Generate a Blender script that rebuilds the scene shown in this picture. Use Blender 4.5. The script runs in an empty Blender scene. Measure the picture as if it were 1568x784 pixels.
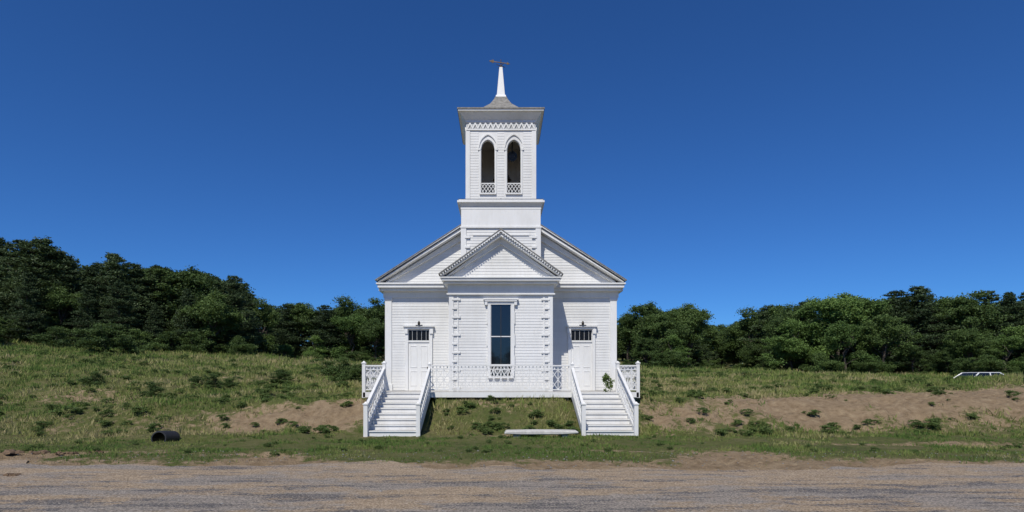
import bpy, bmesh, math, random
import numpy as np
from mathutils import Vector
random.seed(3); rng=np.random.default_rng(7)
scene=bpy.context.scene
COL=scene.collection
R=math.radians
EYE=1.86; F=900.0; CX=767.0; HY=580.0

# ------------------------------------------------------------ materials
def newmat(name):
    m=bpy.data.materials.new(name); m.use_nodes=True
    nt=m.node_tree; b=nt.nodes['Principled BSDF']
    return m,nt,b
def N(nt,t,**k):
    n=nt.nodes.new(t)
    for a,v in k.items():
        if a.startswith('_'): n.inputs[a[1:]].default_value=v
        else: setattr(n,a,v)
    return n
def noise(nt,scale,detail=4,rough=.55,vec=None,stretch=None):
    tc=N(nt,'ShaderNodeNewGeometry'); out=tc.outputs['Position']
    if stretch:
        mp=N(nt,'ShaderNodeMapping'); mp.inputs['Scale'].default_value=stretch
        nt.links.new(out,mp.inputs['Vector']); out=mp.outputs[0]
    n=N(nt,'ShaderNodeTexNoise'); n.inputs['Scale'].default_value=scale
    n.inputs['Detail'].default_value=detail; n.inputs['Roughness'].default_value=rough
    nt.links.new(out,n.inputs['Vector']); return n.outputs['Fac']
def ramp(nt,fac,stops,interp='LINEAR'):
    r=N(nt,'ShaderNodeValToRGB'); r.color_ramp.interpolation=interp
    el=r.color_ramp.elements
    while len(el)<len(stops): el.new(.5)
    for e,(p,c) in zip(el,stops):
        e.position=p; e.color=(c,c,c,1) if isinstance(c,(int,float)) else (*c,1)
    nt.links.new(fac,r.inputs[0]); return r.outputs[0]
def mix(nt,fac,a,b,mode='MIX'):
    m=N(nt,'ShaderNodeMix',data_type='RGBA',blend_type=mode)
    if isinstance(fac,(int,float)): m.inputs[0].default_value=fac
    else: nt.links.new(fac,m.inputs[0])
    for i,v in ((6,a),(7,b)):
        if isinstance(v,tuple): m.inputs[i].default_value=(*v,1)
        else: nt.links.new(v,m.inputs[i])
    return m.outputs[2]
def math_(nt,op,a,b=None,clamp=False):
    m=N(nt,'ShaderNodeMath',operation=op); m.use_clamp=clamp
    for i,v in ((0,a),(1,b)):
        if v is None: continue
        if isinstance(v,(int,float)): m.inputs[i].default_value=v
        else: nt.links.new(v,m.inputs[i])
    return m.outputs[0]
def bump(nt,b,h,strength=.3,dist=.02):
    n=N(nt,'ShaderNodeBump'); n.inputs['Strength'].default_value=strength; n.inputs['Distance'].default_value=dist
    nt.links.new(h,n.inputs['Height']); nt.links.new(n.outputs[0],b.inputs['Normal'])

def paint(name,base=(.75,.75,.735),dirt=(.55,.54,.50),amt=.5,siding=0,rough=.55):
    m,nt,b=newmat(name)
    n1=noise(nt,.9,6,.65,stretch=(1,1,.35)); n2=noise(nt,9,5,.7,stretch=(1,1,.25))
    f=ramp(nt,n1,[(.42,0.),(.72,amt)])
    f2=ramp(nt,n2,[(.5,0.),(.78,amt*.8)])
    c=mix(nt,f,base,dirt); c=mix(nt,f2,c,dirt)
    if siding:
        g=N(nt,'ShaderNodeNewGeometry'); s=N(nt,'ShaderNodeSeparateXYZ'); nt.links.new(g.outputs['Position'],s.inputs[0])
        z=math_(nt,'MULTIPLY',s.outputs[2],1/siding)
        fl=math_(nt,'FLOOR',z); wn=N(nt,'ShaderNodeTexWhiteNoise',noise_dimensions='1D'); nt.links.new(fl,wn.inputs['W'])
        v=ramp(nt,wn.outputs[0],[(0.,.92),(1.,1.)])
        c=mix(nt,1.,c,v,'MULTIPLY')
    nt.links.new(c,b.inputs['Base Color']); b.inputs['Roughness'].default_value=rough
    bump(nt,b,n2,.25,.006)
    return m
M_white=paint('white_paint'); M_side=paint('white_clapboard_paint',(.73,.73,.715),(.57,.56,.52),.5,.118)
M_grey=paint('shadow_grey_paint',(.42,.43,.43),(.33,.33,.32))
M_tread=paint('worn_tread_paint',(.46,.45,.43),(.26,.24,.21),.8)
M_inside=paint('belfry_inner_boards',(.42,.39,.34),(.26,.23,.19),.7)
def simple(name,col,rough=.6,metal=0,var=.35,scale=6):
    m,nt,b=newmat(name); n=noise(nt,scale,5,.6)
    c=mix(nt,ramp(nt,n,[(.3,0.),(.7,1.)]),tuple(x*(1-var) for x in col),tuple(min(1,x*(1+var)) for x in col))
    nt.links.new(c,b.inputs['Base Color']); b.inputs['Roughness'].default_value=rough; b.inputs['Metallic'].default_value=metal
    bump(nt,b,n,.3,.01); return m
M_roof=simple('grey_shingles',(.22,.21,.19),.9,0,.35,9)
M_iron=simple('dark_iron',(.05,.045,.04),.5,.5)
M_gold=simple('weathered_vane_metal',(.10,.07,.045),.6,.4)
M_stone=simple('foundation_stone',(.27,.26,.24),.9,0,.3,4)
M_slab=simple('pale_stone_slab',(.50,.49,.46),.85,0,.2,7)
M_black=simple('black_plastic',(.022,.022,.023),.5,0,.3)
M_bark=simple('bark',(.075,.058,.045),.95,0,.4,8)
M_carw=simple('white_car_paint',(.72,.73,.74),.25,0,.03)
M_tyre=simple('tyre_rubber',(.02,.02,.02),.8)
M_clod=simple('dirt_clod',(.13,.085,.05),.95,0,.4,10)
m,nt,b=newmat('dark_window_glass'); M_glass=m
b.inputs['Base Color'].default_value=(.008,.011,.015,1); b.inputs['Roughness'].default_value=.05
b.inputs['IOR'].default_value=1.65
bump(nt,b,noise(nt,1.6,2),.12,.02)
m,nt,b=newmat('transom_glass'); M_glass2=m
b.inputs['Base Color'].default_value=(.008,.009,.010,1); b.inputs['Roughness'].default_value=.25; b.inputs['IOR'].default_value=1.3

def leafmat(name,dark,light,trans=.3):
    m,nt,b=newmat(name)
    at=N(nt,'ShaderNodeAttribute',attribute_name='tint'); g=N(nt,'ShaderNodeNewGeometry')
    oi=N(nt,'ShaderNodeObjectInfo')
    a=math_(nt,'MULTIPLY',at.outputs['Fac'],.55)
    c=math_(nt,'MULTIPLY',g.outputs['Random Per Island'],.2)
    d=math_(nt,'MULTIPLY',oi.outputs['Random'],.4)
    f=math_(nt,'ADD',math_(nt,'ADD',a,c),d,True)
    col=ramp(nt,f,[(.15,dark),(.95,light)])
    nt.links.new(col,b.inputs['Base Color']); b.inputs['Roughness'].default_value=.6
    b.inputs['Specular IOR Level'].default_value=.25
    tr=N(nt,'ShaderNodeBsdfTranslucent'); nt.links.new(mix(nt,.5,col,(.12,.16,.03)),tr.inputs[0])
    ms=N(nt,'ShaderNodeMixShader'); ms.inputs[0].default_value=trans
    nt.links.new(b.outputs[0],ms.inputs[1]); nt.links.new(tr.outputs[0],ms.inputs[2])
    nt.links.new(ms.outputs[0],nt.nodes['Material Output'].inputs[0]); return m
M_pine=leafmat('pine_needles',(.020,.038,.017),(.072,.11,.042),.15)
M_leaf=leafmat('broad_leaves',(.028,.056,.018),(.12,.185,.050),.3)
M_leafb=leafmat('bright_leaves',(.05,.10,.026),(.17,.27,.07),.35)
M_weed=leafmat('weed_leaves',(.05,.095,.025),(.15,.21,.06),.3)

# ------------------------------------------------------------ mesh helpers
class MB:
    def __init__(s): s.v=[]; s.f=[]
    def add(s,vs,fs):
        o=len(s.v); s.v+= [tuple(v) for v in vs]; s.f+=[tuple(i+o for i in f) for f in fs]
    def box(s,x0,x1,y0,y1,z0,z1):
        s.add([(x0,y0,z0),(x1,y0,z0),(x1,y1,z0),(x0,y1,z0),(x0,y0,z1),(x1,y0,z1),(x1,y1,z1),(x0,y1,z1)],
              [(0,3,2,1),(4,5,6,7),(0,1,5,4),(1,2,6,5),(2,3,7,6),(3,0,4,7)])
    def prism(s,pts,a0,a1,axis='y'):
        n=len(pts)
        def P(p,a): return (p[0],a,p[1]) if axis=='y' else (a,p[0],p[1])
        s.add([P(p,a0) for p in pts]+[P(p,a1) for p in pts],
              [tuple(range(n)),tuple(range(2*n-1,n-1,-1))]+[(i,i+n,(i+1)%n+n,(i+1)%n) for i in range(n)])
    def bar(s,p,q,nrm,w,t):
        p=Vector(p);q=Vector(q);d=(q-p).normalized();n=Vector(nrm).normalized();u=d.cross(n).normalized()
        vs=[]
        for e in (p,q):
            for a,b in ((-1,-1),(1,-1),(1,1),(-1,1)): vs.append(e+u*(a*w/2)+n*(b*t/2))
        s.add(vs,[(0,1,2,3),(7,6,5,4),(0,4,5,1),(1,5,6,2),(2,6,7,3),(3,7,4,0)])
    def frustum(s,cx,cy,h0,z0,h1,z1,cap=True):
        vs=[(cx+a*h,cy+b*h,z) for h,z in ((h0,z0),(h1,z1)) for a,b in ((-1,-1),(1,-1),(1,1),(-1,1))]
        s.add(vs,[(0,1,5,4),(1,2,6,5),(2,3,7,6),(3,0,4,7)]+([(3,2,1,0),(4,5,6,7)] if cap else []))
    def lathe(s,cx,cy,prof,n=16):
        vs=[];fs=[]
        for r,z in prof:
            for i in range(n): a=2*math.pi*i/n; vs.append((cx+r*math.cos(a),cy+r*math.sin(a),z))
        for k in range(len(prof)-1):
            for i in range(n): j=(i+1)%n; fs.append((k*n+i,k*n+j,(k+1)*n+j,(k+1)*n+i))
        s.add(vs,fs)
    def obj(s,name,mat,parent=None,bev=0,recalc=True):
        me=bpy.data.meshes.new(name); me.from_pydata(s.v,[],s.f); 
        if recalc:
            bm=bmesh.new(); bm.from_mesh(me); bmesh.ops.recalc_face_normals(bm,faces=bm.faces); bm.to_mesh(me); bm.free()
        me.materials.append(mat); o=bpy.data.objects.new(name,me); COL.objects.link(o)
        if parent: o.parent=parent
        if bev:
            b=o.modifiers.new('b','BEVEL'); b.width=bev; b.segments=1; b.limit_method='ANGLE'
        return o
def empty(name,loc=(0,0,0)):
    e=bpy.data.objects.new(name,None); COL.objects.link(e); e.location=loc; return e
def clap(mb,z0,z1,xl,xr,y,expo=.118,lip=.012):
    z=z0
    while z<z1-.01:
        t=min(z+expo,z1)
        a,b,c,d=xl(z),xr(z),xr(t),xl(t)
        if b-a>.02:
            mb.add([(a,y-lip,z),(b,y-lip,z),(max(c,d),y,t),(min(c,d),y,t),(a,y,z),(b,y,z)],[(0,1,2,3),(4,5,1,0)])
        z=t
def npmesh(name,V,Fq,mats,mi=None,attr=None):
    me=bpy.data.meshes.new(name); V=np.asarray(V,dtype=np.float32); Fq=np.asarray(Fq,dtype=np.int32)
    k=Fq.shape[1]
    me.vertices.add(len(V)); me.vertices.foreach_set('co',V.ravel())
    me.loops.add(Fq.size); me.loops.foreach_set('vertex_index',Fq.ravel())
    me.polygons.add(len(Fq)); me.polygons.foreach_set('loop_start',np.arange(0,Fq.size,k,dtype=np.int32))
    if mi is not None: me.polygons.foreach_set('material_index',np.asarray(mi,dtype=np.int32))
    for mm in mats: me.materials.append(mm)
    me.update(calc_edges=True)
    if attr:
        for an,av in attr.items():
            a=me.attributes.new(an,'FLOAT','POINT'); a.data.foreach_set('value',np.asarray(av,dtype=np.float32))
    return me

# ------------------------------------------------------------ terrain
_tab=np.random.default_rng(11).random((256,256))
def vn(x,y):
    xi=np.floor(x).astype(int); yi=np.floor(y).astype(int); fx=x-xi; fy=y-yi
    fx=fx*fx*(3-2*fx); fy=fy*fy*(3-2*fy)
    g=lambda a,b:_tab[a%256,b%256]
    return (g(xi,yi)*(1-fx)+g(xi+1,yi)*fx)*(1-fy)+(g(xi,yi+1)*(1-fx)+g(xi+1,yi+1)*fx)*fy
def fbm(x,y,s,o=4):
    r=0;a=1;t=0
    for i in range(o):
        r=r+a*vn(x*s+17*i,y*s+31*i); t+=a; a*=.5; s*=2.1
    return r/t
def sm(a,b,t):
    t=np.clip((t-a)/(b-a),0,1); return t*t*(3-2*t)
def gz(x,y,fine=True):
    x=np.asarray(x,float);y=np.asarray(y,float)
    Hb=np.interp(x,[-40,-20,-12,-6,0,6,12,20,40],[.55,.7,.9,1.06,1.06,1.06,1.05,1.2,1.3])
    H6=np.interp(x/np.maximum(y,30)*60,[-60,-51,-35,-20,0,15,35,50],[7.2,6.4,5.0,3.7,3.0,2.75,2.35,2.1])
    wob=(fbm(x,x*0+3,.15,3)-.5)*2.2*sm(6,9,np.abs(x))
    h=Hb*sm(19.0,np.where(x>8,23.4,22.9-.8*(np.abs(x)<2.4)),y+wob)+ (H6-Hb)*np.clip((y-25)/37,0,1)**np.where(x<0,.95,1.0)
    rr=sm(20,27,x)
    h=h+rr*(.62*np.exp(-((y-33)/4.5)**2))
    h=h-rr*1.05*np.exp(-((y-42)/6.5)**2)
    h=h+np.clip(y-85,0,200)*.07
    if fine:
        a=sm(14.5,21,y)*(1-.7*((np.abs(x)<5.6)&(y>18.6)&(y<24.2)))
        h=h+a*((fbm(x,y,.45,4)-.5)*.5+(fbm(x+50,y,1.6,3)-.5)*.26)*np.where(y>60,1.8,1)
        h=h-.38*sm(.35,.75,sandf(x,y))*np.abs(fbm(x,y,1.3,4)-.5)*2
        h=h+sm(13.8,15,y)*.03*(fbm(x,y,3,2)-.5)
    return h
def blob(x,y,cx,cy,rx,ry): return np.exp(-((x-cx)/rx)**2-((y-cy)/ry)**2)
def sandf(x,y):
    s=.95*blob(x,y,12.0,22.8,4.2,2.6)+1.25*blob(x,y,22,24,8.5,3.8)+1.2*blob(x,y,32,26,9,3.8)
    s=s+.66*blob(x,y,-8,21.2,2.8,1.6)+.72*blob(x,y,-5.6,21.6,1.2,1.5)+.85*blob(x,y,6.4,21.0,1.6,1.7)+.40*blob(x,y,-13,20.5,5,1.4)
    s=s+.95*blob(x,y,17,16.8,8,.7)+.5*blob(x,y,0,19.0,5,.5)+.5*blob(x,y,0,21.5,3,1.)
    s=s+.42*blob(x,y,-20,27,10,3)+.42*blob(x,y,-14,36,10,3)+.44*blob(x,y,12,34,9,2.5)
    s=s+1.2*blob(x,y,-52,57,8,4)
    e=(fbm(x,y,.35,3)-.5)*3.4
    s=s+1.3*(1-sm(12.0,14.8,y+e))+ .65*blob(x,y,-12,14.8,6,.7)+.4*blob(x,y,4,15.0,5,.6)
    return s*(-.05+2.1*(.55*fbm(x,y,.6,4)+.45*fbm(x+5,y+70,1.9,4)))
ax=np.concatenate([-np.geomspace(1600,45,40),np.arange(-44.7,44.7,.25),np.geomspace(45,1600,40)])
ay=np.concatenate([-np.geomspace(800,6,22),np.arange(-5,10,1),np.arange(10,46,.18),np.arange(46,110,1.),np.geomspace(111,2500,40)])
X,Y=np.meshgrid(ax,ay); Z=gz(X,Y)
nx=len(ax);ny=len(ay); idx=np.arange(nx*ny).reshape(ny,nx)
Fq=np.stack([idx[:-1,:-1],idx[:-1,1:],idx[1:,1:],idx[1:,:-1]],-1).reshape(-1,4)
m,nt,b=newmat('meadow_ground'); M_ground=m
at=N(nt,'ShaderNodeAttribute',attribute_name='sand')
nb=noise(nt,.35,6,.65); nf=noise(nt,3.5,6,.7); nff=noise(nt,28,4,.7)
grass=ramp(nt,nb,[(.3,(.09,.12,.034)),(.5,(.14,.16,.05)),(.7,(.22,.20,.09))])
grass=mix(nt,ramp(nt,nf,[(.45,0.),(.72,.7)]),grass,(.25,.20,.11))
sand=ramp(nt,nf,[(.3,(.25,.18,.105)),(.5,(.41,.30,.185)),(.7,(.52,.40,.255))])
sand=mix(nt,ramp(nt,nff,[(.45,0.),(.7,.6)]),sand,(.20,.145,.09))
f=math_(nt,'ADD',at.outputs['Fac'],math_(nt,'MULTIPLY',math_(nt,'SUBTRACT',nf,.5),1.5))
f=ramp(nt,f,[(.38,0.),(.60,1.)])
nt.links.new(mix(nt,f,grass,sand),b.inputs['Base Color']); b.inputs['Roughness'].default_value=.95
b.inputs['Specular IOR Level'].default_value=.1
bump(nt,b,math_(nt,'ADD',nf,math_(nt,'MULTIPLY',nff,.35)),1.,.2)
me=npmesh('ground',np.stack([X,Y,Z],-1).reshape(-1,3),Fq,[M_ground],attr={'sand':sandf(X,Y).ravel()})
me.shade_smooth(); go=bpy.data.objects.new('ground',me); COL.objects.link(go)

# road sheet (old gravel/asphalt)
m,nt,b=newmat('gravel_road'); M_road=m
n1=noise(nt,.7,6,.65,stretch=(.45,1.3,1)); n2=noise(nt,5,6,.8,stretch=(.8,1.2,1)); n3=noise(nt,26,3,.85)
g=N(nt,'ShaderNodeNewGeometry'); sp=N(nt,'ShaderNodeSeparateXYZ'); nt.links.new(g.outputs['Position'],sp.inputs[0])
near=ramp(nt,math_(nt,'MULTIPLY',math_(nt,'SUBTRACT',11.4,sp.outputs[1]),.3),[(0.,0.),(1.,1.)])
tan=ramp(nt,n2,[(.35,(.27,.195,.12)),(.65,(.52,.39,.255))])
greyc=ramp(nt,n2,[(.35,(.18,.165,.15)),(.65,(.38,.335,.29))])
k=math_(nt,'ADD',n1,math_(nt,'MULTIPLY',near,.08))
k=math_(nt,'ADD',k,math_(nt,'MULTIPLY',math_(nt,'SUBTRACT',n2,.5),.3))
c=mix(nt,ramp(nt,k,[(.50,0.),(.58,.95)]),tan,greyc)
n4=noise(nt,1.0,6,.75,stretch=(.4,2.0,1))
n5=math_(nt,'ADD',n4,math_(nt,'MULTIPLY',math_(nt,'SUBTRACT',n2,.5),.5))
n5=math_(nt,'ADD',n5,math_(nt,'MULTIPLY',near,.05))
c=mix(nt,ramp(nt,n5,[(.555,0.),(.60,.9)]),c,(.085,.087,.098))
c=mix(nt,ramp(nt,n3,[(.5,.0),(.66,.8)]),c,(.62,.53,.42))
c=mix(nt,ramp(nt,n3,[(.36,.9),(.48,.0)]),c,(.095,.08,.06))
nt.links.new(c,b.inputs['Base Color']); b.inputs['Roughness'].default_value=.9; b.inputs['Specular IOR Level'].default_value=.2
bump(nt,b,math_(nt,'ADD',n2,math_(nt,'MULTIPLY',n3,.5)),.8,.10)
rx=np.arange(-150,150.1,.2); far=12.7+(fbm(rx,rx*0,.35,5)-.5)*3.0
rows=[np.full_like(rx,-3.2),np.full_like(rx,4),np.full_like(rx,10),far]
V=np.concatenate([np.stack([rx,r,np.full_like(rx,.004)],-1) for r in rows]); n=len(rx)
Fr=np.concatenate([np.stack([np.arange(n-1)+k*n,np.arange(1,n)+k*n,np.arange(1,n)+(k+1)*n,np.arange(n-1)+(k+1)*n],-1) for k in range(3)])
o=bpy.data.objects.new('gravel_road',npmesh('gravel_road',V,Fr,[M_road])); COL.objects.link(o)

pv=[];pf=[]
for i in range(3200):
    y=7.6*2**random.random(); x=random.uniform(-.95*y,.95*y); s=random.uniform(.007,.022)*(1.7 if random.random()<.06 else 1)
    o0=len(pv)
    for d in ((1,0,0),(0,1,0),(-1,0,0),(0,-1,0),(0,0,.7),(0,0,-.5)):
        pv.append((x+d[0]*s*random.uniform(.7,1.5),y+d[1]*s*random.uniform(.7,1.3),.006+float(gz(x,y))+d[2]*s))
    for a in range(4): pf+=[(o0+a,o0+(a+1)%4,o0+4),(o0+(a+1)%4,o0+a,o0+5)]
o=bpy.data.objects.new('road_pebbles',npmesh('road_pebbles',pv,pf,[M_stone])); COL.objects.link(o)
mb=MB()
for px,py,w in ((40,693,.9),(100,694,.45),(12,728,.4),(150,692,.3)):
    d=EYE*F/(py-HY); x=(px-CX)*d/F
    for j in range(10):
        s=w*random.uniform(.06,.17); cx=x+random.uniform(-.6,.6)*w; cy=d+random.uniform(-.12,.12)
        mb.lathe(cx,cy,[(0.01,s*.4),(s*.5,s*.35),(s*.85,s*.15),(s,-.02)],7)
for i,v in enumerate(mb.v): mb.v[i]=(v[0]+random.uniform(-.02,.02),v[1]+random.uniform(-.02,.02),v[2]+random.uniform(-.01,.015))
mb.obj('dirt_clods',M_clod)

# ------------------------------------------------------------ grass
def grass(name,n,ymin,ymax,hfun,wfun,mat,seed,dens=None):
    r=np.random.default_rng(seed)
    u=r.random(n); y=ymin*(ymax/ymin)**u
    x=(r.random(n)*2-1)*(.98*y+2)
    s=sandf(x,y); cl=fbm(x+9,y+4,1.1,3); cl2=fbm(x+90,y+4,4.,2)
    keep=(s+ (r.random(n)-.5)*.5)<.47
    keep&=(cl+.5*(cl2-.5)+(r.random(n)-.5)*.3)>(.39 if dens is None else dens)
    keep&=r.random(n)<np.clip((y-12.2)/2.8,.12,1)
    keep&=~((np.abs(x)<5.3)&(y>23.4)&(y<43)); 
    keep&=~((np.abs(x)>2.6)&(np.abs(x)<4.45)&(y>18.9)&(y<22.1))
    x=x[keep];y=y[keep];cl=cl[keep];n=len(x)
    z=gz(x,y)-.02
    h=hfun(y,cl)*(.5+r.random(n)); w=wfun(y)*(.6+.8*r.random(n))
    a=r.random(n)*2*np.pi; la=r.random(n)*2*np.pi; ll=r.random(n)*.9*h
    dx=np.cos(a)*w;dy=np.sin(a)*w
    P0=np.stack([x-dx,y-dy,z],-1);P1=np.stack([x+dx,y+dy,z],-1)
    P2=np.stack([x+np.cos(la)*ll,y+np.sin(la)*ll,z+h],-1)
    V=np.stack([P0,P1,P2],1).reshape(-1,3); Ft=np.arange(3*n).reshape(-1,3)
    t=.5*fbm(x,y,.22,4)+.5*fbm(x+33,y,1.0,3)-.30
    t=t-.12*(y<19)
    t=np.repeat(np.clip(t*2.8,0,1),3)
    o=bpy.data.objects.new(name,npmesh(name,V,Ft,[mat],attr={'tint':t})); COL.objects.link(o)
m,nt,b=newmat('grass_blades'); M_grass=m
at=N(nt,'ShaderNodeAttribute',attribute_name='tint'); g=N(nt,'ShaderNodeNewGeometry')
f=math_(nt,'ADD',math_(nt,'MULTIPLY',at.outputs['Fac'],.7),math_(nt,'MULTIPLY',g.outputs['Random Per Island'],.3))
col=ramp(nt,f,[(.12,(.10,.175,.04)),(.38,(.17,.235,.058)),(.62,(.27,.29,.095)),(.85,(.43,.37,.19))])
nt.links.new(col,b.inputs['Base Color']); b.inputs['Roughness'].default_value=.7; b.inputs['Specular IOR Level'].default_value=.15
tr=N(nt,'ShaderNodeBsdfTranslucent'); nt.links.new(col,tr.inputs[0]); ms=N(nt,'ShaderNodeMixShader'); ms.inputs[0].default_value=.35
nt.links.new(b.outputs[0],ms.inputs[1]); nt.links.new(tr.outputs[0],ms.inputs[2]); nt.links.new(ms.outputs[0],nt.nodes['Material Output'].inputs[0])
grass('grass',400000,12.4,75,lambda y,c:np.where(y<19,.03+.055*np.clip((c-.35)*3,0,1),.05+.12*np.clip((c-.3)*2.5,0,1)+.004*(y-19)),lambda y:.0009*y,M_grass,5)

# ------------------------------------------------------------ foliage
def leaves(C,sz,r,tint,upbias=.3,aspect=.5):
    n=len(C); u=r.normal(size=(n,3)); u/=np.linalg.norm(u,axis=1,keepdims=True)
    w=r.normal(size=(n,3)); w[:,2]+=upbias; v=np.cross(u,w); v/=np.linalg.norm(v,axis=1,keepdims=True)+1e-6
    s=(sz*(.6+.8*r.random(n)))[:,None]
    V=np.stack([C-u*s,C+v*s*aspect,C+u*s,C-v*s*aspect],1).reshape(-1,3)
    return V,np.arange(4*n).reshape(-1,4),np.repeat(tint,4)
def tube(pts,rad,k=6):
    V=[];Fc=[]
    for i,(p,rr) in enumerate(zip(pts,rad)):
        p=np.array(p,float); d=np.array(pts[min(i+1,len(pts)-1)],float)-np.array(pts[max(i-1,0)],float); d/=np.linalg.norm(d)+1e-9
        a=np.cross(d,[0.3,1,.1]); a/=np.linalg.norm(a); b_=np.cross(d,a)
        for j in range(k):
            t=2*np.pi*j/k; V.append(p+rr*(np.cos(t)*a+np.sin(t)*b_))
    for i in range(len(pts)-1):
        for j in range(k): Fc.append((i*k+j,i*k+(j+1)%k,(i+1)*k+(j+1)%k,(i+1)*k+j))
    return np.array(V),np.array(Fc)
HT={}
def assemble(name,wood,lv,mats,S=1.):
    V=[];Fs=[];mi=[];t=[];o=0
    for v,f in wood: V.append(v);Fs.append(f+o);mi.append(np.zeros(len(f)));t.append(np.zeros(len(v)));o+=len(v)
    v,f,tt=lv; V.append(v);Fs.append(f+o);mi.append(np.ones(len(f)));t.append(tt)
    HT[name]=float(np.percentile(v[:,2],99.6)*S)
    return npmesh(name,np.concatenate(V)*S,np.concatenate(Fs),mats,np.concatenate(mi),{'tint':np.concatenate(t)})
def broad(name,seed,H=12,Rr=4.6,low=.18,mat=None,nc=110,nl=200,ls=.15,crr=(.45,1.25),S=1.,trunk=1.):
    r=np.random.default_rng(seed); wood=[]
    pts=[(0,0,-.6)]+[(r.normal()*.15*k,r.normal()*.15*k,H*.13*k) for k in range(1,7)]
    wood.append(tube(pts,[trunk*q for q in (.26,.22,.19,.15,.11,.07,.03)]))
    cc=[];cr=[];ct=[]
    i=0
    lobes=[]
    for k in range(9):
        a=r.random()*6.28; q=r.uniform(.25,.75); zz=r.uniform(low+.18,.86)
        sh=math.sqrt(max(.1,1-((zz-.5)/.52)**2))
        lobes.append((Rr*q*sh*math.cos(a),Rr*q*sh*math.sin(a),H*zz,Rr*r.uniform(.32,.5)))
    lobes.append((r.normal()*.3,r.normal()*.3,H*.86,Rr*.33))
    while i<nc:
        lx,ly,lz,lr=lobes[r.integers(len(lobes))]
        d=r.normal(size=3); d/=np.linalg.norm(d)
        c=np.array([lx,ly,lz])+d*lr*r.uniform(.55,1.08)*np.array([1,1,.8])
        if c[2]<.4 or c[2]>H*.985: continue
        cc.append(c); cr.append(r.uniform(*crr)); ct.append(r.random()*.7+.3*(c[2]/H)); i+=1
    for c in cc[::6]:
        b0=np.array([0,0,max(.8,c[2]*.55)]); mid=(b0+c)/2+r.normal(size=3)*.3
        wood.append(tube([b0,mid,c],[trunk*.09,trunk*.05,trunk*.015],5))
    P=[];T=[]
    for c,q,t in zip(cc,cr,ct):
        d=r.normal(size=(nl,3))*np.array([.5,.5,.3])*q
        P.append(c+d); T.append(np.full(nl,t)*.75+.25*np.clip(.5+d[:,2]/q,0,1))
    P=np.concatenate(P);T=np.concatenate(T)
    return assemble(name,wood,leaves(P,ls,r,T),[M_bark,mat or M_leaf],S)
def pine(name,seed,H=14,Rr=3.4,low=.1):
    r=np.random.default_rng(seed); wood=[]
    wood.append(tube([(0,0,-.6),(.05,0,H*.35),(r.normal()*.2,r.normal()*.2,H*.7),(r.normal()*.2,0,H*.99)],[.28,.2,.11,.02]))
    P=[];T=[]; z=H*low
    while z<H*.985:
        q=(z/H); L0=Rr*(1-q)**.6*(.75 if q<.2 else 1)*r.uniform(.65,1.15)+.25
        nb_=r.integers(4,7); a0=r.random()*6.28
        for j in range(nb_):
            a=a0+6.28*j/nb_+r.normal()*.25; L=L0*r.uniform(.45,1.3); rise=r.uniform(.05,.45)*L
            d=np.array([np.cos(a),np.sin(a),0]); s0=np.array([0,0,z]); e=s0+d*L+np.array([0,0,rise])
            if e[2]>H*1.02: e[2]=H*1.02
            if L>1: wood.append(tube([s0,(s0+e)/2-[0,0,.06*L],e],[.045,.03,.01],4))
            t0=r.random()
            nt_=int(75*L)+25
            u=r.random(nt_)**.55; side=r.normal(size=nt_)*.22*L*(.35+.65*(1-np.abs(u-.6)))
            pr=np.array([-d[1],d[0],0])
            C=s0+np.outer(u,e-s0)+np.outer(side,pr)+np.stack([r.normal(size=nt_)*.08,r.normal(size=nt_)*.08,np.abs(r.normal(size=nt_))*.17-.1*u],-1)
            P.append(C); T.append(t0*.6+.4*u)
        z+=r.uniform(.35,.8)*(1.15-.5*q)
    P=np.concatenate(P);T=np.concatenate(T)
    return assemble(name,wood,leaves(P,.15,r,T,.2,.34),[M_bark,M_pine])
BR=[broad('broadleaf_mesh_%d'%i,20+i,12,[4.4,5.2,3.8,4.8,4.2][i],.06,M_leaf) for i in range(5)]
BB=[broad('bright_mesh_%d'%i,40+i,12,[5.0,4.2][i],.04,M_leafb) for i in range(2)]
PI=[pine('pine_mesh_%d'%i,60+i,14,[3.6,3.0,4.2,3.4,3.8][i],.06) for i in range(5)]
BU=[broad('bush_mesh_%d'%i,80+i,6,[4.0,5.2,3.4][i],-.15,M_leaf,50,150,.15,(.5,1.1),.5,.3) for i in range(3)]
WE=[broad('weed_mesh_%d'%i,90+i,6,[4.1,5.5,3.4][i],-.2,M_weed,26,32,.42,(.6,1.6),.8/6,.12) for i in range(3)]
def place(mesh,name,x,y,H,H0,parent=None,wid=1.):
    o=bpy.data.objects.new(name,mesh); COL.objects.link(o)
    sz=H/HT.get(mesh.name,H0); s=H/H0; w=s*wid*random.uniform(.9,1.12)
    o.location=(x,y,float(gz(x,y,False))-.1*s); o.scale=(w,w,sz); o.rotation_euler=(0,0,random.uniform(0,6.28))
    if parent: o.parent=parent
    return o
LP=[(-140,360,58),(-90,370,58),(-40,368,58),(0,366,60),(40,376,60),(80,370,60),(120,390,62),(160,393,64),(200,399,64),(240,397,65),(280,410,66),(330,407,66),(365,420,68),(395,450,76),(430,456,88),(470,455,90),(510,459,92),(550,461,94),(590,462,94),(640,470,95)]
RP=[(900,490,92),(945,490,92),(968,474,76),(1000,461,72),(1035,462,72),(1060,474,76),(1085,497,95),(1132,499,95),(1152,468,85),(1195,453,74),(1240,450,68),(1290,455,66),(1345,450,66),(1395,446,68),(1440,443,66),(1490,447,64),(1540,450,64),(1600,452,64),(1680,448,64),(1750,446,64)]
far=empty('distant_treeline')
def topat(prof,px): 
    a=np.array(prof); return float(np.interp(px,a[:,0],a[:,1])),float(np.interp(px,a[:,0],a[:,2]))
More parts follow.
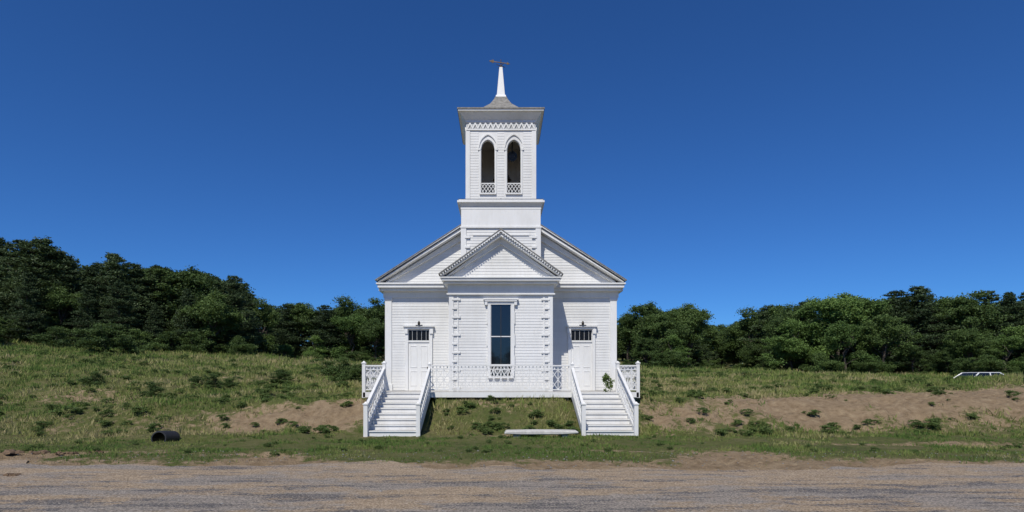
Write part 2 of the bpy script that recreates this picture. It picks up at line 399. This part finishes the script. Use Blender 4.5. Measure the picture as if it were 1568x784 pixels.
def addtree(px,top,D,kind,parent=None,wid=1.):
    x=(px-CX)*D/F; g0=float(gz(x,D,False)); H=EYE+(HY-top)*D/F-g0
    if H<2: return
    if kind=='p': return place(random.choice(PI),'pine_tree',x,D,H,14,parent,wid)
    if kind=='b': return place(random.choice(BB),'maple_tree',x,D,H,12,parent,wid)
    return place(random.choice(BR),'reflected_oak_tree',x,D,H,12,parent,wid)
for prof,px0,px1 in ((LP,-140,640),(RP,900,1750)):
    px=px0
    while px<px1:
        top,D=topat(prof,px)
        if prof is LP: kind='p' if (random.random()<.85 and px<390) else ('p' if random.random()<.25 else 'o')
        else:
            kind='o' if px<1120 else random.choice('ppo')
            if 1215<px<1350 or 1425<px<1500: kind='b' if random.random()<.8 else 'o'
        addtree(px,top+random.choice((-6,-2,0,5,10,18)),D+random.uniform(-2,3),kind,None,1.1 if kind!='p' else 1.3)
        px+=random.uniform(24,44)*(66/D)**.5
    px=px0
    while px<px1:
        top,D=topat(prof,px)
        base=HY-(float(gz((px-CX)*D/F,D,False))-EYE)*F/D
        t=base-(base-top)*random.uniform(.28,.78)
        kind=random.choice('oobb' if (prof is RP and px>1130) else 'oppp' if px<390 else 'oob')
        addtree(px,t,D-random.uniform(2,6),kind,None,1.25)
        px+=random.uniform(34,62)
    for row,(dd,lo) in enumerate(((7,10),(15,14))):
        px=px0
        while px<px1:
            top,D=topat(prof,px)
            addtree(px,top+lo+random.uniform(-2,16),D+dd+random.uniform(-2,2),random.choice('ppo'),far,1.35)
            px+=random.uniform(26,42)
px=560
while px<1200:
    addtree(px,500+random.uniform(-4,5),128+random.uniform(-5,6),random.choice('po'),far,1.5); px+=random.uniform(12,20)
sf=empty('shrub_fringe')
for prof,px0,px1 in ((LP,-120,600),(RP,930,1700)):
    px=px0
    while px<px1:
        top,D=topat(prof,px); d=D-random.uniform(3,8); x=(px-CX)*d/F
        place(random.choice(BU),'shrub_mass',x,d,random.uniform(.9,2.6),3,sf,1.3); px+=random.uniform(14,34)
for px,py,d,H in ((160,545,50,2.6),(190,548,51,1.8),(142,594,30,.85),(232,604,27,.7),(330,598,30,.75),(355,598,30,.6),(300,598,30.4,.6),(430,592,33,.8),(520,590,34,1.5),(548,592,33,1.1),(500,584,40,1.2)):
    x=(px-CX)*d/F
    place(random.choice(BU),'meadow_bush',x,d,H,3,None,1.25)
o=place(WE[0],'stair_side_plant',4.3,23.0,.95,.8); o.location=(4.02,22.3,1.33); o.scale=(.55,.45,.9)
wd=empty('weeds')
cnt=0
while cnt<760:
    y=19.2*(52/19.2)**random.random(); x=random.uniform(-.95,.95)*y
    if abs(x)<5.5 and y>22.8: continue
    if 2.5<abs(x)<4.6 and y<22.3: continue
    c=float(fbm(np.array([x+40.]),np.array([y+3.]),.5,3)[0])
    if c<.46+random.uniform(-.1,.1): continue
    if float(sandf(np.array([x]),np.array([y]))[0])>.55 and random.random()<.8: continue
    s=random.uniform(.08,.26)*(1+.02*(y-19))
    o=place(random.choice(WE),'weed_clump',x,y,s,.8,wd,1.7); o.location.z=float(gz(x,y))-.02; cnt+=1
for i in range(22):
    y=random.uniform(19.6,21.9); x=random.uniform(-2.4,2.4)
    o=place(random.choice(WE),'weed_clump',x,y,random.uniform(.10,.26),.8,wd,1.5); o.location.z=float(gz(x,y))-.02
for i in range(90):
    y=random.uniform(14.6,18.8); x=random.uniform(-.9,.9)*y
    o=place(random.choice(WE),'weed_clump',x,y,random.uniform(.05,.12),.8,wd,1.7); o.location.z=float(gz(x,y))-.01
for x in (-11,-6,-2,2.5,6,11,17,-17): place(random.choice(BR),'reflected_oak_tree',x,-27+random.uniform(-2,2),random.uniform(5.6,6.6),12,None,1.2)  # unseen trees behind the camera, added for their reflection in the bay window

# ------------------------------------------------------------ church
CH=empty('white_wooden_church')
YM=25.7; WH=5.03; DECK=1.35
YB=24.0; BH=2.09
w=MB(); w.box(-WH,WH,YM+.03,42,1.0,5.9); w.box(-BH,BH,YB+.03,YM+.03,1.0,5.7); 
w.prism([(-WH,5.9),(WH,5.9),(0,5.9+WH*.645)],YM+.06,42); w.obj('body_walls',M_side,CH)
f_=MB(); f_.box(-WH-.05,WH+.05,YM-.02,42.05,.2,1.02); f_.box(-BH-.04,BH+.04,YB-.03,YM-.02,.2,1.02); f_.obj('foundation',M_stone,CH)
s=MB()
clap(s,DECK-.1,5.62,lambda z:-WH,lambda z:WH,YM)
clap(s,DECK-.1,5.45,lambda z:-BH,lambda z:BH,YB)
clap(s,6.0,9.0,lambda z:-min(WH,5.25-(z-6)/.645),lambda z:min(WH,5.25-(z-6)/.645),YM+.02)
clap(s,6.0,7.5,lambda z:-max(0,2.05-(z-6)/.72),lambda z:max(0,2.05-(z-6)/.72),YB-.06)
TY=25.15; TH=1.68; TC=TY+TH
clap(s,6.0,8.3,lambda z:-TH,lambda z:TH,TY)
s.obj('clapboards',M_side,CH,recalc=False)
t=MB()
t.box(-TH,TH,TY+.01,TY+2*TH,5.9,9.3)
t.obj('tower_shaft',M_side,CH)
T=MB()
T.box(-TH-.02,TH+.02,TY-.03,TY+.02,8.38,9.12)
T.box(-TH-.06,TH+.06,TY-.07,TY+.0,8.30,8.38)
def vboard(x0,x1,z0,z1,y,pr): T.box(x0,x1,y-pr,y+.01,z0,z1)
for sg in (-1,1):
    a,b_=sorted((sg*(WH+.03),sg*(WH-.26))); vboard(a,b_,DECK-.1,5.5,YM,.05)
    a,b_=sorted((sg*(WH+.06),sg*(WH-.30))); vboard(a,b_,5.28,5.40,YM,.08); vboard(a,b_,DECK-.1,DECK+.28,YM,.08)
    a,b_=sorted((sg*(BH+.03),sg*(BH-.16))); vboard(a,b_,DECK-.1,5.4,YB,.045)
    z=DECK+.1;i=0
    while z<5.2:
        wq=.44 if i%2==0 else .30
        a,b_=sorted((sg*(BH-.10),sg*(BH-wq))); T.box(a,b_,YB-.065,YB-.012,z,z+.085); 
        z+=.36;i+=1
    a,b_=sorted((sg*(BH-.30),sg*(BH-.36))); vboard(a,b_,DECK-.1,5.28,YB,.035)
    a,b_=sorted((sg*(BH+.02),sg*(BH+.2))); vboard(a,b_,DECK-.1,5.5,YM,.04)
    a,b_=sorted((sg*(TH+.03),sg*(TH-.2))); vboard(a,b_,6.2,8.30,TY,.05)
    for k in range(4):
        z=6.6+k*.42; a,b_=sorted((sg*(TH-.14),sg*(TH-.36))); T.box(a,b_,TY-.075,TY-.012,z,z+.1)
T.box(-WH-.1,WH+.1,YM-.075,YM+.0,5.40,5.66)
T.box(-BH-.07,BH+.07,YB-.07,YB+.0,5.28,5.70)
T.box(-BH-.12,BH+.12,YB-.11,YB-.06,5.28,5.34)
T.box(-1.2,1.2,TY-.045,TY,7.98,8.04)
for (hw,yf,z0,z1) in ((5.20,YM-.32,5.66,5.78),(5.30,YM-.45,5.78,5.92),(5.36,YM-.50,5.92,5.985)): T.box(-hw,hw,yf,YM-.003*(z0-5),z0,z1)
for (hw,yf,z0,z1) in ((2.28,YB-.30,5.70,5.80),(2.38,YB-.42,5.80,5.90),(2.44,YB-.47,5.90,5.95)): T.box(-hw,hw,yf,YM-.35,z0,z1)
for sg in (-1,1):
    a,b_=sorted((sg*WH,sg*5.34)); T.box(a,b_,YM+.0,42.2,5.70,5.96)
def rake(hw,z,sl,xin,yf,yb,steps):
    for sg in (-1,1):
        for (off,th,dy) in steps:
            x0=hw; x1=xin
            za=z-off; zb=z+(x0-x1)*sl-off
            pts=[(sg*x0,za),(sg*x1,zb),(sg*x1,zb-th),(sg*x0,za-th*.2)]
            T.prism(pts,yf+dy,yb)
rake(5.36,6.10,.645,0.001,YM-.50,YM+.03,[(0,.09,0)])
rake(5.28,5.98+.07,.645,0.001,YM-.42,YM+.02,[(.0,.20,0)])
rake(5.10,6.02,.645,0.001,YM-.10,YM+.015,[(.02,.40,0)])
rake(2.46,6.06,.72,0.001,YB-.49,YM-.3,[(0,.08,0)])
rake(2.40,6.02,.72,0.001,YB-.40,YM-.32,[(.0,.16,0)])
rake(2.26,6.02,.72,0.001,YB-.16,YM-.34,[(.02,.30,0)])
for sg in (-1,1):
    for k in range(26):
        x=2.42-k*.092; z=6.065+(2.46-x)*.72
        T.box(min(sg*x,sg*(x-.05)),max(sg*x,sg*(x-.05)),YB-.515,YB-.488,z-.10,z-.045)
T.obj('trim_and_cornices',M_white,CH,.008)
g=MB(); g.prism([(-2.2,5.95),(2.2,5.95),(0,5.95+2.2*.72-.02)],YB-.045,YM); g.obj('bay_gable',M_side,CH)
Rf=MB()
def roofslab(hw,z,sl,y0,y1,th,over=.04):
    for sg in (-1,1):
        Rf.prism([(sg*(hw+over),z-over*sl),(0,z+hw*sl),(0,z+hw*sl+th),(sg*(hw+over),z-over*sl+th)],y0,y1)
roofslab(5.36,6.103,.645,YM-.52,42.4,.035)
roofslab(2.46,6.063,.72,YB-.51,TY+.3,.04)
prof=[(1.86,13.34),(1.86,13.40),(1.30,13.56),(.80,13.88),(.48,14.20),(.31,14.48),(.26,14.62)]
for (h0,z0),(h1,z1) in zip(prof[:-1],prof[1:]): Rf.frustum(0,TC,h0,z0,h1,z1)
Rf.frustum(0,TC,1.82,9.52,1.5,9.60)
Rf.obj('roof',M_roof,CH)
L=MB()
for h0,z0,h1,z1 in ((1.72,9.10,1.72,9.20),(1.70,9.20,1.82,9.36),(1.86,9.36,1.86,9.45),(1.80,9.45,1.80,9.515)): L.frustum(0,TC,h0,z0,h1,z1)
BW=1.49
for h0,z0,h1,z1 in ((BW+.03,12.93,BW+.05,13.0),(BW+.05,13.0,1.76,13.27),(1.83,13.27,1.83,13.335)): L.frustum(0,TC,h0,z0,h1,z1)
L.frustum(0,TC,.24,14.62,.22,14.72); L.frustum(0,TC,.185,14.72,.07,16.06)
L.obj('tower_mouldings_and_spire',M_white,CH,.006)
OP=[(-.56,.29),(.56,.29)]; ZB,ZS,ZT0,ZT1=9.85,11.75,9.5,12.95
def apex(t):
    return .36*math.sqrt(max(0,1-abs(t)**2.0))*(1+.10*(1-abs(t)))
def wallside(rot,name,mat):
    W=MB(); y0=-BW; y1=-BW+.14
    inset=.14 if rot in (1,3) else 0
    xs=[-BW+inset,OP[0][0]-.29,OP[0][0]+.29,OP[1][0]-.29,OP[1][0]+.29,BW-inset]
    for i in (0,2,4): W.box(xs[i],xs[i+1],y0,y1,ZT0,ZT1)
    for cx,hw in OP:
        W.box(cx-hw,cx+hw,y0,y1,ZT0,ZB)
        n=14
        for k in range(n):
            a=-1+2*k/n;b=-1+2*(k+1)/n
            W.prism([(cx+a*hw,ZS+apex(a)),(cx+b*hw,ZS+apex(b)),(cx+b*hw,ZT1),(cx+a*hw,ZT1)],y0,y1)
    W2=MB()
    for cx,hw in OP:
        for sg in (-1,1): 
            a,b_=sorted((cx+sg*(hw+.015),cx+sg*(hw+.085))); W2.box(a,b_,y0-.03,y0+.01,ZB,ZS)
            a,b_=sorted((cx+sg*(hw+.03),cx+sg*(hw+.14))); W2.box(a,b_,y0-.05,y0+.01,ZS-.04,ZS+.04)
        n=14
        for (e0,e1,pr,zz) in ((1.05,1.24,.025,0),(1.34,1.48,.05,.03)):
            for k in range(n):
                a=-1+2*k/n;b=-1+2*(k+1)/n
                q=lambda t,e:(cx+t*hw*e,ZS+apex(t)*e+zz+.05*(1-abs(t))*(e>1.3))
                W2.prism([q(a,e0),q(b,e0),q(b,e1),q(a,e1)],y0-pr,y0+.01)
        W2.box(cx-hw-.07,cx+hw+.07,y0-.07,y0+.01,ZB-.05,ZB)
        W2.box(cx-hw,cx+hw,y0+.02,y0+.06,ZB+.42,ZB+.46); 
        c=2*hw/4
        for k in range(4):
            for r_ in range(2):
                xa=cx-hw+k*c; za=ZB+r_*.21
                W2.bar((xa,y0+.035,za),(xa+c,y0+.035,za+.21),(0,1,0),.022,.02)
                W2.bar((xa+c,y0+.045,za),(xa,y0+.045,za+.21),(0,1,0),.022,.02)
    W2.box(-BW-.03+inset*1.3,-BW+.16,y0-.03,y0+.01,9.55,12.58); W2.box(BW-.16,BW+.03-inset*1.3,y0-.03,y0+.01,9.55,12.58)
    W2.box(-BW+.0,BW-.0,y0-.05,y0+.01,12.56,12.62); W2.box(-BW,BW,y0-.05,y0+.01,12.89,12.925)
    nz=13; wz=2*(BW-.05)/nz
    for k in range(nz):
        xa=-BW+.05+k*wz
        W2.bar((xa,y0-.03,12.63),(xa+wz/2,y0-.03,12.87),(0,1,0),.05,.04)
        W2.bar((xa+wz/2,y0-.033,12.87),(xa+wz,y0-.033,12.63),(0,1,0),.05,.04)
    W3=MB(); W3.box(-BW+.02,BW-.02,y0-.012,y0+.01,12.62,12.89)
    for Wk,nm,mt in ((W,name,M_white),(W2,name+'_trim',M_white),(W3,name+'_frieze_ground',M_grey)):
        o=Wk.obj(nm,mt,CH); o.location=(0,TC,0); o.rotation_euler=(0,0,rot*math.pi/2)
for i,nm in enumerate(('belfry_front','belfry_right','belfry_back','belfry_left')): wallside(i,nm,M_white)
cb=MB(); clap(cb,9.6,12.5,lambda z:-BW+.17,lambda z:-.96,TC-BW-.001,.118,.008); clap(cb,9.6,12.5,lambda z:.96,lambda z:BW-.17,TC-BW-.001,.118,.008)
clap(cb,9.6,12.5,lambda z:-.15,lambda z:.15,TC-BW-.001,.118,.008); cb.obj('belfry_clapboards',M_side,CH,recalc=False)
I=MB(); I.box(-1.33,1.33,TC-1.33,TC+1.33,9.6,9.66); I.box(-1.33,1.33,TC-1.33,TC+1.33,12.80,12.9)
I.box(-.08,.08,TC-1.3,TC+1.3,11.9,12.05)
I.box(-1.33,1.33,TC+1.30,TC+1.345,9.66,12.80)
I.obj('belfry_floor_and_ceiling',M_inside,CH)
Bl=MB(); Bl.lathe(.05,TC-.2,[(.02,11.7),(.16,11.66),(.24,11.4),(.30,11.05),(.42,10.85),(.40,10.84),(.25,11.1),(.05,11.5)],20)
Bl.bar((.05,TC-.2,11.65),(.05,TC-.2,12.0),(0,1,0),.06,.06)
for k in range(16):
    a=k*math.pi/8;b=(k+1)*math.pi/8
    Bl.bar((.50+.17*math.cos(a),TC-.95,11.65+.17*math.sin(a)),(.50+.17*math.cos(b),TC-.95,11.65+.17*math.sin(b)),(0,1,0),.10,.05)
Bl.bar((.50,TC-.95,11.65),(.50,TC-.95,12.7),(0,1,0),.05,.05); Bl.box(.40,.60,TC-.97,TC-.955,11.55,11.75)
Bl.obj('bell_and_wheel',M_iron,CH)
V_=MB(); zt=16.0
V_.lathe(0,TC,[(.02,zt-.02),(.02,zt+.42),(.005,zt+.45)],8); V_.lathe(0,TC,[(.01,zt+.05),(.06,zt+.1),(.01,zt+.16)],10)
V_.bar((-.36,TC,zt+.34),(.30,TC-.06,zt+.22),(0,1,0),.035,.02)
V_.prism([(-.55,zt+.37),(-.34,zt+.43),(-.30,zt+.33),(-.36,zt+.27)],TC-.01,TC+.01)
V_.prism([(.28,zt+.29),(.42,zt+.19),(.26,zt+.16)],TC-.07,TC-.05)
V_.bar((-.2,TC-.12,zt+.14),(.2,TC+.12,zt+.14),(0,0,1),.02,.02); V_.bar((.12,TC-.2,zt+.14),(-.12,TC+.2,zt+.14),(0,0,1),.02,.02)
V_.obj('weather_vane',M_gold,CH)
G=MB(); G2=MB(); D=MB()
zb,zt=2.42,4.88; hw=.415
G.box(-hw,hw,YB-.035,YB+.0,2.0,zt)
for sg in (-1,1):
    a,b_=sorted((sg*hw,sg*(hw+.13))); D.box(a,b_,YB-.085,YB,1.95,zt)
D.box(-hw-.13,hw+.13,YB-.087,YB,zt,zt+.12); D.box(-hw-.24,hw+.24,YB-.15,YB,zt+.12,zt+.19); D.box(-hw-.30,hw+.30,YB-.17,YB,zt+.19,zt+.24)
for sg in (-1,1):
    a,b_=sorted((sg*(hw+.13),sg*(hw+.24))); D.box(a,b_,YB-.13,YB,zt-.02,zt+.12)
    for z in (2.3,3.2,4.1): 
        a,b_=sorted((sg*(hw+.13),sg*(hw+.17))); D.box(a,b_,YB-.06,YB,z,z+.5)
D.box(-hw-.1,hw+.1,YB-.12,YB,1.88,1.95)
D.box(-hw,hw,YB-.055,YB-.03,3.56,3.60)
D.box(-hw,hw,YB-.07,YB-.03,zb-.02,zb+.03)
for x0,x1 in ((-hw,-hw+.02),(hw-.02,hw)): D.box(x0,x1,YB-.052,YB-.03,2.44,zt)
for k in range(6):
    xa=-hw+k*2*hw/6; c=2*hw/6
    D.bar((xa,YB-.075,1.96),(xa+c,YB-.075,2.40),(0,1,0),.018,.02); D.bar((xa+c,YB-.082,1.96),(xa,YB-.082,2.40),(0,1,0),.018,.02)
    D.box(xa+c-.008,xa+c+.008,YB-.07,YB-.05,1.96,2.40)
D2=MB(); D2.box(-.012,.012,YB-.055,YB-.03,2.47,zt)
doors=MB()
for cx in (-3.58,3.52):
    hw2=.46
    doors.box(cx-hw2,cx+hw2,YM-.045,YM,DECK,3.46)
    for sg in (-1,1):
        for z0,z1 in ((1.55,2.2),(2.35,3.3)):
            a,b_=sorted((cx+sg*.08,cx+sg*.38))
            doors.box(a,b_,YM-.06,YM-.04,z0,z0+.03); doors.box(a,b_,YM-.06,YM-.04,z1-.03,z1)
            doors.box(a,a+.03,YM-.058,YM-.04,z0+.03,z1-.03); doors.box(b_-.03,b_,YM-.058,YM-.04,z0+.03,z1-.03)
    G2.box(cx-hw2+.03,cx+hw2-.03,YM-.035,YM,3.53,3.97)
    for sg in (-1,1):
        a,b_=sorted((cx+sg*hw2,cx+sg*(hw2+.13))); D.box(a,b_,YM-.10,YM,DECK,4.02)
        a,b_=sorted((cx+sg*(hw2+.02),cx+sg*(hw2+.17))); D.box(a,b_,YM-.15,YM-.09,3.82,4.02)
    D.box(cx-hw2,cx+hw2,YM-.085,YM,3.45,3.53)
    D.box(cx-hw2-.16,cx+hw2+.16,YM-.13,YM,4.02,4.12); D.box(cx-hw2-.22,cx+hw2+.22,YM-.2,YM,4.12,4.17)
    for k in range(4): D.box(cx-hw2+.17+k*.2,cx-hw2+.182+k*.2,YM-.05,YM-.03,3.53,3.97)
    D2.lathe(cx+.38 if cx<0 else cx-.38,YM-.08,[(.0,2.3),(.03,2.32),(.03,2.36),(.0,2.38)],8)
    D2.lathe(cx+.03,YM-.24,[(.01,4.18),(.05,4.2),(.06,4.28),(.035,4.34),(.01,4.37)],8); D2.box(cx-.12,cx+.18,YM-.22,YM-.18,4.172,4.20)
G.obj('window_glass',M_glass,CH); G2.obj('transom_glass',M_glass2,CH); D.obj('window_and_door_casings',M_white,CH,.005); doors.obj('doors',M_white,CH,.004); D2.obj('hardware',M_iron,CH)
SW=MB();SG=MB()
for sg in (-1,1):
    for y in (29,33,37):
        a,b_=sorted((sg*WH,sg*(WH+.04))); SG.box(a,b_,y-.45,y+.45,2.4,4.8)
        a,b_=sorted((sg*WH,sg*(WH+.08)))
        SW.box(a,b_,y-.57,y-.45,2.3,4.9);SW.box(a,b_,y+.45,y+.57,2.3,4.9);SW.box(a,b_,y-.45,y+.45,4.8,4.9);SW.box(a,b_,y-.45,y+.45,2.3,2.4)
SW.obj('side_window_frames',M_white,CH);SG.obj('side_window_glass',M_glass,CH)

# deck, stairs, railings
YD=22.0; DX=5.16
K=MB(); 
K.box(-DX,DX,YD+.03,YM-.03,DECK-.05,DECK)
K.obj('deck_floor',M_tread,CH)
K=MB(); K.box(-DX-.01,DX+.01,YD,YD+.03,DECK-.19,DECK+.004)
for sg in (-1,1):
    a,b_=sorted((sg*(DX),sg*(DX+.03))); K.box(a,b_,YD+.03,YM,DECK-.19,DECK+.003)
for x in (-5.05,-2.5,0,2.5,5.05): K.box(x-.06,x+.06,YD+.35,YD+.47,.2,DECK-.06)
K.obj('deck_fascia_and_posts',M_white,CH,.005)
RL=MB()
def railing(P,Q,h,nrm,cell=.30,zb=.10,bw=.024):
    P=Vector(P);Q=Vector(Q);d=Q-P; hl=Vector((d.x,d.y,0)).length; n=max(1,round(hl/cell)); up=Vector((0,0,1)); nn=Vector(nrm)
    RL.bar(P+up*h,Q+up*h,nrm,.05,.09); RL.bar(P+up*zb,Q+up*zb,nrm,.045,.05); RL.bar(P+up*(h-.14),Q+up*(h-.14),nrm,.028,.035)
    mid=(zb+h-.14)/2
    for i in range(n):
        a=P+d*(i/n);b=P+d*((i+1)/n)
        for z0,z1 in ((zb,mid),(mid,h-.14)):
            RL.bar(a+up*z0,b+up*z1,nrm,bw,.02); RL.bar(b+up*z0+nn*.006,a+up*z1+nn*.006,nrm,bw,.02)
        if i: RL.bar(a+up*zb,a+up*(h-.02),nrm,bw,.03)
        m_=(a+b)/2; RL.bar(m_+up*(h-.14),m_+up*h,nrm,.04,.02)
def post(x,y,z0,z1,s=.06):
    RL.box(x-s,x+s,y-s,y+s,z0,z1); RL.box(x-s-.02,x+s+.02,y-s-.02,y+s+.02,z1,z1+.04); RL.frustum(x,y,s,z1+.04,.01,z1+.10)
SI,SO=2.68,4.38
railing((-SI,YD+.06,DECK),(SI,YD+.06,DECK),1.0,(0,1,0),.27,.1,.026)
for sg in (-1,1):
    railing((sg*SO,YD+.06,DECK),(sg*DX,YD+.06,DECK),1.0,(0,1,0),.26)
    railing((sg*(DX-.03),YD+.06,DECK),(sg*(DX-.03),YM-.05,DECK),1.0,(1,0,0),.3)
    post(sg*SI,YD+.06,DECK-.15,DECK+1.04,.05); post(sg*SO,YD+.06,DECK-.15,DECK+1.08); post(sg*(DX-.02),YD+.06,DECK-.2,DECK+1.08)
    for xx in (SI,SO):
        railing((sg*xx,19.12,.10),(sg*xx,YD-.0,DECK+.02),.88,(1,0,0),.26,.14,.02)
        post(sg*xx,19.06,-.1,1.02,.065)
RL.obj('fretwork_railings',M_white,CH)
ST=MB();SR=MB()
rise=DECK/8; run=.36
for sg in (-1,1):
    x0,x1=sorted((sg*(SI+.04),sg*(SO-.04)))
    for k in range(8):
        y=19.12+run*k; z=rise*(k+1)-.002*(k==7)
        SR.box(x0,x1,y,y+.025,rise*k-.04-(.1 if k==0 else 0),z-.035)
        SR.box(x0,x1,y-.035,y-.003,z-.037,z+.001)
        ST.box(x0,x1,y-.003,y+run-(.0 if k<7 else .002),z-.034,z)
    for xx in (SI,SO):
        SR.prism([(19.0,-.05),(19.0,.20),(YD-.002,DECK+.10),(YD-.002,DECK-.22)],sg*xx-.035,sg*xx+.035,'x')
SR.obj('stair_risers_and_stringers',M_white,CH); ST.obj('stair_treads',M_tread,CH)

# ------------------------------------------------------------ stone slab bench
B=empty('stone_bench',(0,0,0))
sl=MB(); y0=18.0; xa,xb=(772-CX)*y0/F,(885-CX)*y0/F
sl.prism([(xa,.185),(xa+.06,.27),(xa+.9,.285),(xb-.4,.28),(xb-.02,.265),(xb,.20),(xb-.5,.17),(xa+.5,.165)],17.8,18.35)
sl.obj('seat_slab',M_slab,B,.02)
lg=MB(); lg.box(xa+.28,xa+.5,17.87,18.25,-.05,.17); lg.box(xb-.5,xb-.3,17.87,18.25,-.05,.172); lg.obj('supports',M_stone,B,.02)
C=MB()
n=24; vs=[];fs=[]
steps=[(-.5+i*.04,.21+(.014 if i%2 else 0)) for i in range(26)]
path=[(-.5,.18)]+steps+[(.5,.18),(-.5,.18)]
for a,r_ in path:
    for i in range(n): t_=2*math.pi*i/n; vs.append((r_*math.cos(t_),a,r_*math.sin(t_)))
for k in range(len(path)-1):
    for i in range(n): j=(i+1)%n; fs.append((k*n+i,k*n+j,(k+1)*n+j,(k+1)*n+i))
C.add(vs,fs); o=C.obj('culvert_pipe',M_black); o.location=(-10.15,17.8,.06); o.rotation_euler=(R(-5),0,R(8))
PC=empty('parked_car'); cb=MB()
L2=2.4
cb.prism([(-L2,.35),(-L2,.80),(-2.3,.95),(-1.5,1.0),(1.0,1.02),(2.2,.92),(L2,.72),(L2,.35)],-.88,.88)
o=cb.obj('body',M_carw,PC,.06)
cc=MB(); vs=[]
for (x0,x1,h,z) in ((-1.75,1.15,.80,.99),(-1.1,.35,.64,1.44)): vs+=[(x0,-h,z),(x1,-h,z),(x1,h,z),(x0,h,z)]
cc.add(vs,[(0,1,5,4),(1,2,6,5),(2,3,7,6),(3,0,4,7),(4,5,6,7)]); cc.obj('windows',M_glass,PC)
rf=MB(); rf.box(-1.12,.37,-.66,.66,1.44,1.49)
for x0,x1 in ((-1.75,-1.1),(1.15,.35)):
    for sgn in (-1,1): rf.bar((x0,sgn*.80,.99),(x1,sgn*.64,1.45),(0,1,0),.09,.04)
for sgn in (-1,1): rf.bar((-.35,sgn*.81,.99),(-.35,sgn*.65,1.45),(0,1,0),.08,.04)
rf.obj('roof_and_pillars',M_carw,PC,.02)
wh=MB()
for xx in (-1.45,1.45):
    for sgn in (-1,1):
        wh.prism([(xx+.32*math.cos(q*math.pi/10),.32+.32*math.sin(q*math.pi/10)) for q in range(20)],sgn*.70,sgn*.90)
wh.obj('wheels',M_tyre,PC)
cx_,cy_=32.2,39.0; PC.location=(cx_,cy_,float(gz(cx_,cy_,False))-.04); PC.rotation_euler=(0,0,R(4))

# ------------------------------------------------------------ light, sky, camera
EL=R(52); AZ=R(17)
s=Vector((-math.sin(AZ)*math.cos(EL),-math.cos(AZ)*math.cos(EL),math.sin(EL)))
sd=bpy.data.lights.new('sun','SUN'); sd.energy=4.2; sd.angle=R(.5); sd.color=(1,.95,.86)
so=bpy.data.objects.new('sun',sd); COL.objects.link(so); so.rotation_euler=s.to_track_quat('Z','Y').to_euler(); so.location=(-20,-20,40)
wld=bpy.data.worlds.new('World'); scene.world=wld; wld.use_nodes=True; nt=wld.node_tree
bg=nt.nodes['Background']; sk=nt.nodes.new('ShaderNodeTexSky'); sk.sky_type='NISHITA'; sk.sun_disc=False
sk.sun_elevation=EL; sk.sun_rotation=math.pi+AZ; sk.altitude=1500; sk.air_density=1.0; sk.dust_density=0.1; sk.ozone_density=5.0
tm=nt.nodes.new('ShaderNodeMix'); tm.data_type='RGBA'; tm.blend_type='MULTIPLY'; tm.inputs[0].default_value=1; tm.inputs[7].default_value=(.36,.76,1.26,1)
nt.links.new(sk.outputs[0],tm.inputs[6]); nt.links.new(tm.outputs[2],bg.inputs[0]); bg.inputs[1].default_value=.08
cam=bpy.data.cameras.new('camera'); co=bpy.data.objects.new('camera',cam); COL.objects.link(co)
co.location=(0,0,EYE); co.rotation_euler=(R(90),0,0); cam.sensor_width=36; cam.lens=36*F/1568
cam.shift_x=17/1568; cam.shift_y=188/1568; cam.clip_end=6000; cam.clip_start=.05
scene.camera=co
scene.view_settings.view_transform='Standard'; scene.view_settings.look='None'; scene.view_settings.exposure=0
